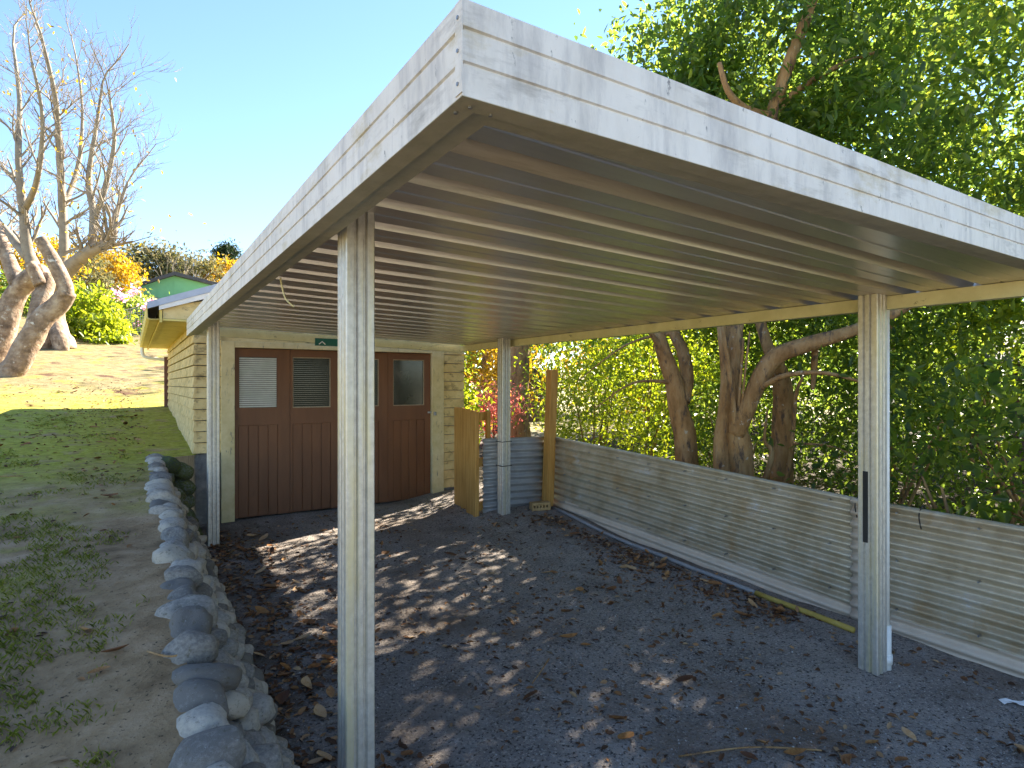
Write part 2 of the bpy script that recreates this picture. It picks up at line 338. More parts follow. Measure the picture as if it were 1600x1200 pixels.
# stiffening swage on every tray is in the profile; beams under the sheets
zr = pan_z(3.53)
cpart(MB().box((3.512, YF+.10, zr-.075), (3.557, YB-.02, zr-.002)).box((3.497, YF+.10, zr-.075), (3.512, YB-.02, zr-.070)), 'side_beam', M_beam)
BZ = 2.10
cpart(MB().prism([(.57, pan_z(.57)-.085), (3.51, pan_z(3.51)-.085), (3.51, pan_z(3.51)-.001), (.57, pan_z(.57)-.001)], 'y', 6.70, 6.745), 'rear_beam', M_beam)
# posts: folded steel with two flutes on every face
def post_poly(cx, cy, w):
    h = w/2; ts = [(.04,0),(.26,0),(.31,.011),(.37,.011),(.42,0),(.58,0),(.63,.011),(.69,.011),(.74,0),(.96,0)]
    out = []
    for q in range(4):
        for t, dd in ts:
            x, y = -h+t*w, -h+dd*1.0
            for _ in range(q): x, y = -y, x
            out.append((cx+x, cy+y))
    return out
def post(cx, cy, zt, w=.098):
    z0 = yard_z(cx, cy)-.15
    return cpart(MB().prism(post_poly(cx, cy, w), 'z', z0, zt), 'post', M_galv)
p1 = post(.640, 1.985, pan_z(.64)+.001); p3 = post(.632, 6.09, pan_z(.63)+.001)
p2 = post(3.455, 1.715, pan_z(3.455)+.001, .105); p4 = post(3.40, 5.50, pan_z(3.40)+.001, .105)
cpart(MB().box((3.3985, 1.712, .73), (3.4025, 1.737, 1.12)), 'rubber_strip', M_dark)
pts, rr = smoothpath([((.59, 2.95, 2.10), .004), ((.60, 2.955, 2.05), .004), ((.615, 2.95, 2.0), .004), ((.65, 2.94, 1.965), .004)])
cpart(MB().tube(pts, rr, 6), 'cable_end', M_beam, True)
for z in (.72, .98):
    tb = MB(); c = [(3.40+.062*a, 5.50+.062*b, z+.01*math.sin(3*a)) for a, b in ((-1,-1),(1,-1),(1,1),(-1,1),(-1,-1))]
    tb.tube(c, .004, 5); cpart(tb, 'wire_tie', M_dark)
dp = thing('downpipe', 'thin white downpipe standing behind the fluted carport post by the iron fence', 'downpipe', (3.50, 1.68, 0))
def under(root, mb, name, m, smooth=False, bevel=0, parent=None):
    o = mb.build(name, m, None, smooth, bevel); o.parent = parent or root
    if parent is None: o.matrix_parent_inverse = Matrix.Translation(-Vector(root.location))
    return o
def circ(x, y, r, n=14): return [(x+r*math.cos(a), y+r*math.sin(a)) for a in np.linspace(0, 2*math.pi, n+1)[:-1]]
under(dp, MB().prism(circ(3.537, 1.690, .024), 'z', .2, zr-.075), 'pipe', M_white, True)
under(dp, MB().prism(circ(3.537, 1.690, .033), 'z', -.05, .26).prism(circ(3.537, 1.690, .039), 'z', .05, .10), 'socket', M_white, True)

# ------------------------------------------------------------ garage
GX0, GX1, GY0, GY1 = .549, 3.68, 7.0, 12.3
ga = thing('garage', 'old cream weatherboard garage with brown folding doors behind the carport', 'garage', (2.1, 9.6, .1))
g = lambda mb, name, m, **k: under(ga, mb, name, m, **k)
g(MB().box((GX0+.02, GY0+.10, .0), (GX0+.12, GY1-.02, 2.3)).box((GX1-.12, GY0+.10, 0), (GX1-.02, GY1-.02, 2.3)).box((GX0+.02, GY1-.12, 0), (GX1-.02, GY1-.03, 2.3))
  , 'wall', M_conc)
g(MB().prism([(GX0+.02, 2.06), (GX1-.02, 2.06), (GX1-.02, 2.30), ((GX0+GX1)/2, 2.95), (GX0+.02, 2.30)], 'y', GY0+.02, GY0+.09), 'gable_wall', M_cream)
g(MB().box((GX0+.003, GY0+.012, -.05), (.80, GY0+.25, .875)).box((GX0+.004, GY0+.25, -.05), (GX0+.25, GY1, .875)), 'foundation', M_conc, bevel=.012)
BH = .115
def board(a, b, z, axis_, base, sgn):
    """bevel-backed weatherboard: thick at its lower edge"""
    poly = [(base, z), (base-sgn*.036, z), (base-sgn*.036, z+.008), (base-sgn*.020, z+BH-.009), (base, z+BH-.009)]
    return MB().prism(poly, axis_, a, b)
for i in range(12):
    z = .878+i*BH
    g(board(GY0-.02, GY1, z, 'y', GX0+.022, 1), 'weatherboard', M_cream)
    g(board(GX0, .802, z, 'x', GY0+.012, 1), 'weatherboard', M_cream)
for i in range(16):
    z = .26+i*BH
    if z < 2.1: g(board(3.40, GX1+.02, z, 'x', GY0+.012, 1), 'weatherboard', M_cream)
g(MB().box((3.38, GY0+.013, 0), (GX1, GY0+.10, 2.06)), 'corner_framing', M_conc)
g(MB().box((.80, GY0-.03, .10), (.931, GY0+.06, 2.06)), 'door_jamb', M_jamb, bevel=.003)
g(MB().box((3.237, GY0-.03, .16), (3.40, GY0+.06, 2.06)), 'door_jamb', M_jamb, bevel=.003)
g(MB().box((.931, GY0-.025, 1.992), (3.237, GY0+.06, 2.06)), 'door_header', M_jamb, bevel=.003)
g(MB().box((.95, GY0+.2, .1), (3.2, GY0+.22, 2.0)), 'dark_interior_sheet', M_dark)  # black sheet standing in for the unlit garage interior behind the doors
DZ0, DZ1 = .150, 1.985
wins = [(.972, 1.378), (1.535, 1.962), (2.118, 2.547), (2.728, 3.148)]
edges = [.935, 1.507, 2.084, 2.662, 3.233]
for i in range(4):
    a, b = edges[i]+.002, edges[i+1]-.002; w0, w1 = wins[i]; y0, y1 = GY0+.02, GY0+.06; zw0, zw1 = 1.33, 1.905
    fr = MB().box((a, y0, DZ0), (w0, y1, DZ1)).box((w1, y0, DZ0), (b, y1, DZ1)).box((w0, y0, zw1), (w1, y1, DZ1)).box((w0, y0, 1.15), (w1, y1, zw0)).box((w0, y0+.012, DZ0), (w1, y1, 1.15))
    leaf = g(fr, 'door_leaf', M_door)
    n = 4; ww = (w1-w0)/n
    for q in range(n):
        under(None, MB().box((w0+q*ww+.003, y0+.003, DZ0+.004), (w0+(q+1)*ww-.003, y0+.014, 1.148)), 'plank', M_door, bevel=.003, parent=leaf)
    under(None, MB().box((w0, y0+.022, zw0), (w1, y0+.026, zw1)), 'window_pane', M_glass, parent=leaf)
    t = .010; under(None, MB().box((w0, y0+.008, zw0), (w0+t, y0+.022, zw1)).box((w1-t, y0+.008, zw0), (w1, y0+.022, zw1)).box((w0+t, y0+.008, zw0), (w1-t, y0+.022, zw0+t)).box((w0+t, y0+.008, zw1-t), (w1-t, y0+.022, zw1)), 'glazing_bead', M_putty if i != 0 else M_door, parent=leaf)
    if i < 3:
        bl = MB(); ns = 24
        for q in range(ns):
            z = zw0+.014+(zw1-zw0-.028)*(q+.5)/ns
            bl.add([(w0+.012, y0+.0215, z-.0095), (w1-.012, y0+.0215, z-.0095), (w1-.012, y0+.0165, z+.007), (w0+.012, y0+.0165, z+.007)], [(0,1,2,3)])
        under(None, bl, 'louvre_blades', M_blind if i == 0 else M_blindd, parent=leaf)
g(MB().box((3.19, GY0-.005, 1.225), (3.275, GY0+.02, 1.25)).box((3.25, GY0-.055, 1.20), (3.285, GY0-.031, 1.245)), 'hasp', M_rivet, bevel=.003)
# roof: gable, ridge running away from the door
RX = (GX0+GX1)/2; EX = .13; EZ = 2.385; SL = .375; RYF, RYB = 6.88, 12.5
def rz(x): return EZ+SL*(min(x, 2*RX-x)-EX)
for s in (0, 1):
    xs = (EX, RX) if s == 0 else (2*RX-EX, RX)
    q = MB().prism([(xs[0], rz(xs[0])-.03), (xs[1], rz(xs[1])-.03), (xs[1], rz(xs[1])+.012), (xs[0], rz(xs[0])+.012)], 'y', RYF+.02, RYB)
    g(q, 'roof_slope', M_rooftin)
    q = MB().prism([(xs[0], rz(xs[0])-.045), (xs[1], rz(xs[1])-.045), (xs[1], rz(xs[1])+.022), (xs[0], rz(xs[0])+.022)], 'y', RYF-.022, RYF+.02); g(q, 'barge_flashing', M_rooftin)
    e = .10*(1 if s == 0 else -1)
    q = MB().prism([(xs[0]+e, rz(xs[0])-.05), (xs[1], rz(xs[1])-.14), (xs[1], rz(xs[1])-.046), (xs[0]+e, rz(xs[0]+e)-.046)], 'y', RYF-.012, RYF+.012); g(q, 'barge_board', M_barge)
g(MB().prism([(EX+.13, 2.235), (GX0+.02, 2.235), (GX0+.02, 2.255), (EX+.13, 2.255)], 'y', RYF+.03, RYB-.02), 'soffit', M_yellow)
g(MB().prism([(EX+.135, 2.258), (GX0+.3, 2.258), (GX0+.3, rz(GX0+.3)-.15), (EX+.135, rz(EX+.135)-.06)], 'y', RYF+.035, RYF+.05), 'eave_end', M_cream)
g(MB().box((EX+.105, RYF+.02, 2.215), (EX+.128, RYB-.02, 2.36)), 'eave_board', M_yellow)
g(MB().prism([(EX+.10, 2.24), (EX+.02, 2.235), (EX-.005, 2.25), (EX-.008, 2.37), (EX+.002, 2.37), (EX+.006, 2.256), (EX+.025, 2.243), (EX+.10, 2.248)], 'y', RYF, RYB), 'gutter', M_yellow)
pts, rr = smoothpath([((EX+.03, RYB-.25, 2.25), .03), ((EX+.03, RYB-.25, 2.16), .03), ((EX+.06, RYB-.25, 2.08), .03), ((EX+.2, RYB-.25, 2.05), .03), ((GX0+.0, RYB-.25, 2.03), .03)])
g(MB().tube(pts, rr, 10), 'downpipe_elbow', M_white, smooth=True)
g(MB().box((GX0-.06, RYB-.32, .9), (GX0+.0, RYB-.22, 2.08)), 'brown_downpipe', M_brownp)
sg = thing('green_sign', 'small green sign plate with white mark fixed to the rear carport beam', 'sign', (1.83, 6.69, 2.06))
under(sg, MB().box((1.70, 6.688, 2.022), (1.96, 6.6985, 2.104)), 'plate', M_green)
under(sg, MB().prism([(1.735, 2.04), (1.775, 2.075), (1.815, 2.04), (1.805, 2.035), (1.775, 2.062), (1.745, 2.035)], 'y', 6.684, 6.687), 'chevron_mark', M_paper)

# ------------------------------------------------------------ corrugated iron fences
def corr(name, label, A, B, z0a, z0b, h, m, off=0, low=None):
    """horizontal corrugations: panel from A to B (x, y), pitch 76 mm"""
    A, B = Vector((*A, 0)), Vector((*B, 0)); t = (B-A).normalized(); nrm = Vector((t.y, -t.x, 0))
    mb = MB(); L_ = (B-A).length; nx = max(2, int(L_/.25)); nz = int(h/.076*8)
    for i in range(nx+1):
        s = i/nx; base = z0a+(z0b-z0a)*s
        for j in range(nz+1):
            z = h*j/nz; a = .0155*math.sin(2*math.pi*z/.076)+off+.012*noise.noise(Vector((s*L_*1.1, z*1.5, off*90)))
            p = A+t*(L_*s)+nrm*a; mb.v.append((p.x, p.y, base+z+.012*noise.noise(Vector((s*L_*.8, 7, off)))))
    n = nz+1
    for i in range(nx):
        for j in range(nz): mb.f.append((i*n+j, i*n+j+1, (i+1)*n+j+1, (i+1)*n+j))
    me = mb.me(name, True); me.materials.append(m)
    if low:
        me.materials.append(low)
        for p in me.polygons:
            c = p.center; j = p.index % nz
            if h*j/nz < .16+.03*noise.noise(Vector((c.y*2, 3, 1))): p.material_index = 1
    o = link('corrugated_sheet', me); md = o.modifiers.new('thickness', 'SOLIDIFY'); md.thickness = .0012
    return o
fn = thing('corrugated_fence', 'low weathered corrugated iron fence running beside the carport yard', 'fence', (4.07, 3.5, 0))
def fpart(o): o.parent = fn; o.matrix_parent_inverse = Matrix.Translation(-Vector(fn.location)); return o
fpart(corr('corrugated_sheet', '', (4.10, 5.56), (4.055, 2.05), .124, -.031, .876, M_iron, 0, M_ironc))
fpart(corr('corrugated_sheet', '', (4.055, 2.14), (4.05, 2.03), -.031, -.031, .876, M_ironc, .016))
fpart(corr('corrugated_sheet', '', (4.06, 2.10), (4.03, -2.2), -.031, -.086, .876, M_iron, .006, M_ironc))
for k_ in range(14):
    yy = 5.3-k_*.43
    for zz in (.115, .42, .72): fpart(MB().prism([(yy+.006*math.cos(a), .2*yy/7+.02+zz+.006*math.sin(a)) for a in np.linspace(0, 6.28, 7)[:-1]], 'x', 4.03+.008*yy-.012, 4.07+.008*yy).build('nail', M_rivet))
for (yy) in (1.72, 2.10):
    pts, rr = smoothpath([((4.035, yy, .72), .004), ((4.03, yy+.01, .80), .004), ((4.055, yy, .86), .004), ((4.09, yy, .83), .004)])
    fpart(MB().tube(pts, rr, 5).build('fence_tie', M_dark, None, True))
fb = thing('corrugated_fence', 'short blue-grey corrugated iron panel with bright holes behind the far carport post', 'fence', (3.7, 5.66, .2))
o = corr('corrugated_sheet', '', (4.06, 5.62), (3.24, 5.68), .114, .124, .876, M_ironb, 0); o.parent = fb; o.matrix_parent_inverse = Matrix.Translation(-Vector(fb.location))
wp = MB(); wp.add([(3.965, 5.50, .1), (4.065, 5.50, .1), (4.065, 5.60, .1), (3.965, 5.60, .1), (4.02, 5.48, 1.76), (4.12, 5.48, 1.765), (4.12, 5.58, 1.77), (4.02, 5.58, 1.765)],
                  [(0,3,2,1),(4,5,6,7),(0,1,5,4),(1,2,6,5),(2,3,7,6),(3,0,4,7)])
tag(wp.build('timber_post', M_wood, None, bevel=.004), 'leaning square pine post standing where the two iron fences meet', 'post')
gt = thing('timber_gate', 'open pine gate of upright boards leaning by the garage corner', 'gate', (3.2, 5.9, .2))
for i in range(3):
    y = 5.68+i*.205
    under(gt, MB().box((3.135+.03*i+.012*(i % 2), y, .17), (3.160+.03*i+.012*(i % 2), y+.19, 1.31+.008*i)), 'board', M_wood, bevel=.003)
under(gt, MB().box((3.115, 5.625, .15), (3.165, 5.675, 1.30)), 'stile', M_wood, bevel=.003)
under(gt, MB().box((3.325, 5.735, .18), (3.375, 5.78, 1.30)), 'stile', M_wood, bevel=.003)
for z in (.22, .70, 1.20):
    q = MB().add([(3.165, 5.64, z), (3.33, 5.745, z), (3.33, 5.785, z), (3.165, 5.68, z), (3.165, 5.64, z+.09), (3.33, 5.745, z+.09), (3.33, 5.785, z+.09), (3.165, 5.68, z+.09)],
                 [(0,3,2,1),(4,5,6,7),(0,1,5,4),(1,2,6,5),(2,3,7,6),(3,0,4,7)])
    under(gt, q, 'rail', M_wood)
# brick with five holes
bk = MB(); L_, H_, D_ = .215, .085, .10
bk.box((0, 0, 0), (L_, D_, .028)).box((0, 0, .058), (L_, D_, H_)).box((0, .05, .028), (L_, D_, .058))
for i in range(6):
    x0 = 0 if i == 0 else .028+(i-1)*.035+.0; bk.box((max(0, .006+i*.037-.009 if i else 0), 0, .028), (.006+i*.037+.009 if i < 5 else L_, .05, .058))
bo = bk.build('brick', M_brick); bo.location = (3.72, 5.42, yard_z(3.8, 5.45)-.004); bo.rotation_euler = (0, 0, R(-14))
tag(bo, 'tan perforated brick lying at the foot of the pine post', 'brick')
# pole on the ground
pz = lambda x, y: yard_z(x, y)+.018
po = thing('pole', 'long grey pole with yellow painted end lying along the foot of the iron fence', 'pole', (3.9, 3.5, 0))
A, B, C = Vector((3.99, 5.4, 0)), Vector((3.885, 2.75, 0)), Vector((3.845, 2.02, 0))
def seg(a, b, n): return [Vector((*(a.lerp(b, i/n)).xy, pz(*(a.lerp(b, i/n)).xy))) for i in range(n+1)]
under(po, MB().tube(seg(A, B, 8), .017, 10), 'shaft', M_pole, smooth=True); under(po, MB().tube(seg(B, C, 4), .019, 10), 'yellow_end', M_poley, smooth=True)
pp = MB(); 
for i in range(7):
    for j in range(3): pp.v.append((i*.022+.006*random.random(), j*.022+.012*math.sin(i*1.1), .006+.006*random.random()))
for i in range(6):
    for j in range(2):
        if not (i == 2 and j == 0): pp.f.append((i*3+j, i*3+j+1, i*3+j+4, i*3+j+3))
pq = pp.build('paper_scrap', M_paper); pq.location = (3.63, 1.18, yard_z(3.63, 1.18)+.002); pq.rotation_euler = (0, 0, R(-35)); tag(pq, 'torn white paper scrap lying on the gravel near the fence', 'paper')

# ------------------------------------------------------------ river-stone retaining wall
rw = thing('retaining_wall', 'low retaining wall of rounded grey river stones holding the lawn', 'stone wall', (.35, 4, 0))
def rock(seed):
    bm = bmesh.new(); bmesh.ops.create_icosphere(bm, subdivisions=3, radius=1); rk = random.Random(seed); cuts = [(Vector((rk.gauss(0, 1), rk.gauss(0, 1), rk.gauss(0, 1))).normalized(), rk.uniform(.80, .96)) for _ in range(4)]
    for v in bm.verts:
        n = v.co.normalized(); f = 1+.26*noise.noise(n*1.2+Vector((seed*7.3, seed, 2)))+.09*noise.noise(n*3+Vector((seed, 4, seed)))
        v.co = Vector((n.x, n.y, math.copysign(abs(n.z)**.85, n.z)))*f
        for pn, pd in cuts:
            e = v.co.dot(pn)-pd
            if e > 0: v.co -= pn*e*.8
    me = bpy.data.meshes.new('stone'); bm.to_mesh(me); bm.free(); me.polygons.foreach_set('use_smooth', [True]*len(me.polygons)); return me
rocks = [rock(i) for i in range(9)]; rocksm = [r.copy() for r in rocks]
for r in rocks: r.materials.append(M_stone)
for r in rocksm: r.materials.append(M_stonem)
def stone(x, y, z, sx, sy, sz, mossy=False):
    o = link('stone', random.choice(rocksm if mossy else rocks), None, rw); o.matrix_parent_inverse = Matrix.Translation(-Vector(rw.location))
    o.location = (x, y, z); o.scale = (sx, sy, sz); o.rotation_euler = (random.uniform(-.35, .35), random.uniform(-.1, .5), random.uniform(-.4, .4))
def wall_top(y): return lawn_z(.05, y)
rows = 6
for r in range(rows):
    t = r/(rows-1); y = 1.0+random.random()*.1
    while y < 6.95:
        zt = wall_top(y); zb = yard_z(.5, y); big = random.choice((1.0, 1.15, 1.45)) if r == rows-1 else 1.0
        ly = random.uniform(.045, .08)*big*(1.15 if y < 3 else 1)
        x = .485-.285*t**1.2+random.uniform(-.025, .025); z = zb+.03+(zt-zb-.05)*t+random.uniform(-.02, .02)
        stone(x, y+ly, z, random.uniform(.055, .088)*big, ly*1.15, random.uniform(.043, .06)*big, y > 5.9 and r < rows-1)
        y += ly*1.75
for (x, y, z) in ((.30, 6.75, .80), (.42, 6.86, .72), (.46, 6.88, .56), (.44, 6.86, .4), (.45, 6.86, .25)): stone(x, y, z, .11, .10, .085, True)
bk_ = MB(); ys = np.arange(.2, 7.02, .2)
for y in ys:
    zt = wall_top(y)-.03
    bk_.v += [(.10, y, zt+.01), (.21, y, zt-.03), (.45, y, yard_z(.5, y)-.05), (.10, y, -.1)]
for i in range(len(ys)-1):
    for k in range(3): bk_.f.append((i*4+k, i*4+k+1, i*4+k+5, i*4+k+4))
under(rw, bk_, 'earth_core', M_earth)

# ------------------------------------------------------------ foliage machinery
def leaf_mesh(name, pos, size, dirs=None, aspect=.45, droop=.3, fold=.25, rnd=None):
    """pos (n,3); each leaf a folded pointed oval: two quads"""
    n = len(pos); size = np.broadcast_to(size, (n,))
    if dirs is None:
        dirs = rng.normal(size=(n, 3)); dirs[:, 2] -= droop
    d = dirs/np.linalg.norm(dirs, axis=1, keepdims=True)
    up = rng.normal(size=(n, 3))*.45+np.array([0, 0, 1.0]); s = np.cross(d, up); s /= np.linalg.norm(s, axis=1, keepdims=True)+1e-9
    u = np.cross(s, d); L_ = size[:, None]; W = L_*aspect*.5
    f = np.array(fold)
    base = pos; tip = pos+d*L_-u*L_*.08
    la = pos+d*L_*.30+s*W*.9+u*W*f; lb = pos+d*L_*.68+s*W*.8+u*W*f; ra = pos+d*L_*.30-s*W*.9+u*W*f; rb = pos+d*L_*.68-s*W*.8+u*W*f
    V = np.stack([base, la, lb, tip, rb, ra], 1).reshape(-1, 3).astype(np.float32)
    k = np.arange(n)*6
    F = np.stack([k, k+1, k+2, k+3, k, k+3, k+4, k+5], 1).reshape(-1).astype(np.int32)
    me = bpy.data.meshes.new(name); me.vertices.add(len(V)); me.vertices.foreach_set('co', V.ravel())
    me.loops.add(len(F)); me.loops.foreach_set('vertex_index', F)
    me.polygons.add(n*2); me.polygons.foreach_set('loop_start', np.arange(n*2, dtype=np.int32)*4); me.polygons.foreach_set('loop_total', np.full(n*2, 4, np.int32))
    at = me.attributes.new('rnd', 'FLOAT', 'POINT'); rv = rng.random(n) if rnd is None else rnd
    at.data.foreach_set('value', np.repeat(np.clip(rv, 0, 1), 6).astype(np.float32)); me.update(calc_edges=True); return me
def clumps(center, radii, nclump, nper, cr, shell=.55, zmin=None, jitter=.5):
    """leaf positions gathered on twigs in clumps that fill an uneven ellipsoid"""
    c = rng.normal(size=(nclump, 3)); c /= np.linalg.norm(c, axis=1, keepdims=True)
    r = shell+(1-shell)*rng.random(nclump)**.6
    lump = np.array([1+.22*noise.noise(Vector(tuple(q*1.7))+Vector(tuple(center))) for q in c])
    c = c*(r*lump)[:, None]*np.array(radii)+np.array(center)
    tone = rng.random(nclump)
    k = np.repeat(np.arange(nclump), nper)
    p = c[k]+rng.normal(size=(len(k), 3))*np.array([cr, cr, cr*.7])*(.6+.8*rng.random(nclump))[k][:, None]
    t = np.clip(.25*tone[k]+.6*rng.random(len(k)), 0, 1)
    if zmin is not None: q = p[:, 2] > zmin; p, t = p[q], t[q]
    return p, t
def crown(parent, spec, size, m, name='crown', aspect=.45, droop=.4):
    ps, ts = zip(*[clumps(*a[:-1], **a[-1]) if isinstance(a[-1], dict) else clumps(*a) for a in spec])
    p = np.concatenate(ps); t = np.concatenate(ts)
    me = leaf_mesh(name, p-np.array(parent.location), size*(.65+.7*rng.random(len(p))), aspect=aspect, droop=droop, rnd=t)
    return link(name, me, m, parent)
def limbs(parent, name, lst, m, seg=9, wob=.12):
    mb = MB()
    for ctrl in lst:
        p, r = smoothpath(ctrl, 5); mb.tube([q-Vector(parent.location) for q in p], r, seg, True, wob)
    return link(name, mb.me(name, True), m, parent)

# ------------------------------------------------------------ trees beyond the iron fence
V = Vector
def tree(name, label, cat, loc, trunk, branches, crowns, lsize, lm, bm_=M_bark, group=None, aspect=.45, droop=.4):
    t = thing(name, label, cat, loc, group)
    if trunk: limbs(t, 'trunk', trunk, bm_, 12, .2)
    for bc in branches or (): limbs(t, 'branch', [bc], bm_, 7, .1)
    crown(t, crowns, lsize, lm, aspect=aspect, droop=droop); return t
# forked camellia (two stems) and the many-stemmed one with the long arching limb
a0 = P(1078, 735, 6.8); a0.z = .0
tree('camellia_tree', 'camellia tree whose single trunk forks into two stems above the iron fence', 'tree', a0,
     [[(a0, .15), (P(1072, 700, 6.8), .125), (P(1060, 640, 6.8), .115), (P(1056, 605, 6.8), .11), (P(1040, 560, 6.75), .085), (P(1028, 520, 6.7), .07), (P(1010, 440, 6.7), .055), (P(980, 300, 6.8), .035)],
      [(P(1066, 630, 6.8), .09), (P(1074, 590, 6.9), .075), (P(1066, 550, 6.95), .07), (P(1052, 510, 7), .065), (P(1060, 400, 7.1), .05), (P(1090, 250, 7.2), .03)]],
     [[(P(1038, 555, 6.75), .05), (P(1022, 530, 6.6), .03), (P(1010, 515, 6.5), .02)], [(P(1055, 600, 6.8), .03), (P(990, 600, 6.5), .012), (P(930, 640, 6.3), .005)],
      [(P(1060, 520, 7), .03), (P(980, 540, 7.0), .012), (P(900, 600, 7.0), .006)]],
     [((5.85, 5.2, 4.8), (1.05, 1.0, 1.5), 80, 130, .26, dict(shell=.3)), ((6.0, 6.6, 3.3), (1.4, 1.5, 1.3), 60, 70, .26, dict(shell=.3))], .10, M_leafA)
b0 = P(1160, 760, 6.1); b0.z = 0
tree('camellia_tree', 'many-stemmed camellia tree with a thick limb arching sideways above the iron fence', 'tree', b0,
     [[(b0, .15), (P(1158, 720, 6.1), .12), (P(1150, 670, 6.1), .10), (P(1145, 600, 6.15), .085), (P(1146, 540, 6.2), .10), (P(1150, 500, 6.25), .10), (P(1165, 400, 6.2), .085), (P(1195, 260, 6.0), .075), (P(1207, 185, 5.8), .065), (P(1235, 95, 5.7), .06), (P(1270, 0, 5.7), .05), (P(1290, -90, 5.8), .035)],
      [(P(1130, 745, 6.15), .09), (P(1128, 690, 6.15), .08), (P(1135, 600, 6.1), .055), (P(1128, 520, 6.1), .045), (P(1118, 420, 6.2), .03)],
      [(P(1150, 680, 6.05), .085), (P(1172, 630, 5.95), .085), (P(1190, 590, 5.9), .09), (P(1215, 558, 5.85), .085), (P(1270, 538, 5.7), .075), (P(1330, 520, 5.55), .06), (P(1400, 490, 5.4), .045), (P(1480, 440, 5.4), .03)]],
     [[(P(1150, 670, 6.0), .028), (P(1142, 600, 5.95), .024), (P(1132, 532, 5.9), .02), (P(1128, 500, 5.9), .015)], [(P(1152, 665, 6.0), .018), (P(1158, 590, 5.95), .014), (P(1162, 530, 5.95), .01)],
      [(P(1157, 660, 6.0), .014), (P(1165, 580, 5.9), .011), (P(1172, 520, 5.9), .008)],
      [(P(1205, 185, 5.8), .05), (P(1165, 172, 5.7), .04), (P(1138, 145, 5.6), .03), (P(1124, 100, 5.6), .022)], [(P(1210, 178, 5.8), .04), (P(1250, 140, 5.7), .03), (P(1320, 100, 5.6), .022), (P(1380, 80, 5.6), .012)],
      [(P(1185, 610, 5.9), .03), (P(1230, 588, 5.6), .026), (P(1290, 585, 5.4), .02), (P(1350, 600, 5.3), .012)], [(b0, .04), (P(1225, 760, 6.3), .03), (P(1238, 690, 6.2), .022), (P(1244, 620, 6.1), .02), (P(1255, 590, 6.0), .014)],
      [(b0, .04), (P(1205, 720, 6.2), .03), (P(1195, 690, 6.2), .016), (P(1200, 640, 6.2), .008)], [(P(1240, 695, 6.1), .015), (P(1300, 700, 5.8), .01), (P(1370, 730, 5.5), .005)],
      [(P(1274, 536, 5.7), .035), (P(1272, 580, 5.9), .03), (P(1270, 610, 5.9), .02)], [(P(1212, 560, 5.9), .05), (P(1210, 565, 6.3), .09), (P(1225, 620, 6.5), .11), (P(1220, 740, 6.6), .13), (P(1220, 800, 6.6), .14)], [(P(1210, 570, 6.4), .07), (P(1190, 510, 6.5), .06), (P(1180, 440, 6.6), .05)]],
     [((6.15, 4.05, 5.4), (1.35, 1.5, 1.7), 105, 150, .25, dict(shell=.4)), ((6.5, 2.3, 4.4), (1.4, 1.4, 1.6), 66, 110, .25, dict(shell=.35)), ((6.9, 4.0, 3.1), (1.2, 2.3, 1.3), 125, 115, .25, dict(shell=.3))], .095, M_leafA)
c0 = V((7.5, 1.3, .1))
tree('camellia_tree', 'loose leafy tree with sky showing through it past the end of the carport roof', 'tree', c0,
     [[(c0, .13), (V((7.5, 1.4, 1.6)), .10), (V((7.4, 1.5, 3.0)), .07), (V((7.6, 1.6, 4.6)), .04)]],
     [[(V((7.45, 1.45, 2.3)), .05), (V((6.4, 1.0, 3.0)), .035), (V((5.9, 1.2, 3.25)), .02)], [(V((6.4, 1.0, 3.0)), .03), (V((6.2, 1.1, 3.4)), .028)], [(V((6.0, 1.25, 3.0)), .035), (V((5.75, 1.25, 3.22)), .033)]],
     [((7.7, 1.7, 5.2), (1.1, 1.0, 1.6), 36, 60, .28, dict(shell=.3)), ((7.0, 1.8, 2.8), (1.1, 1.3, 1.0), 60, 80, .25, dict(shell=.2))], .09, M_leafB)
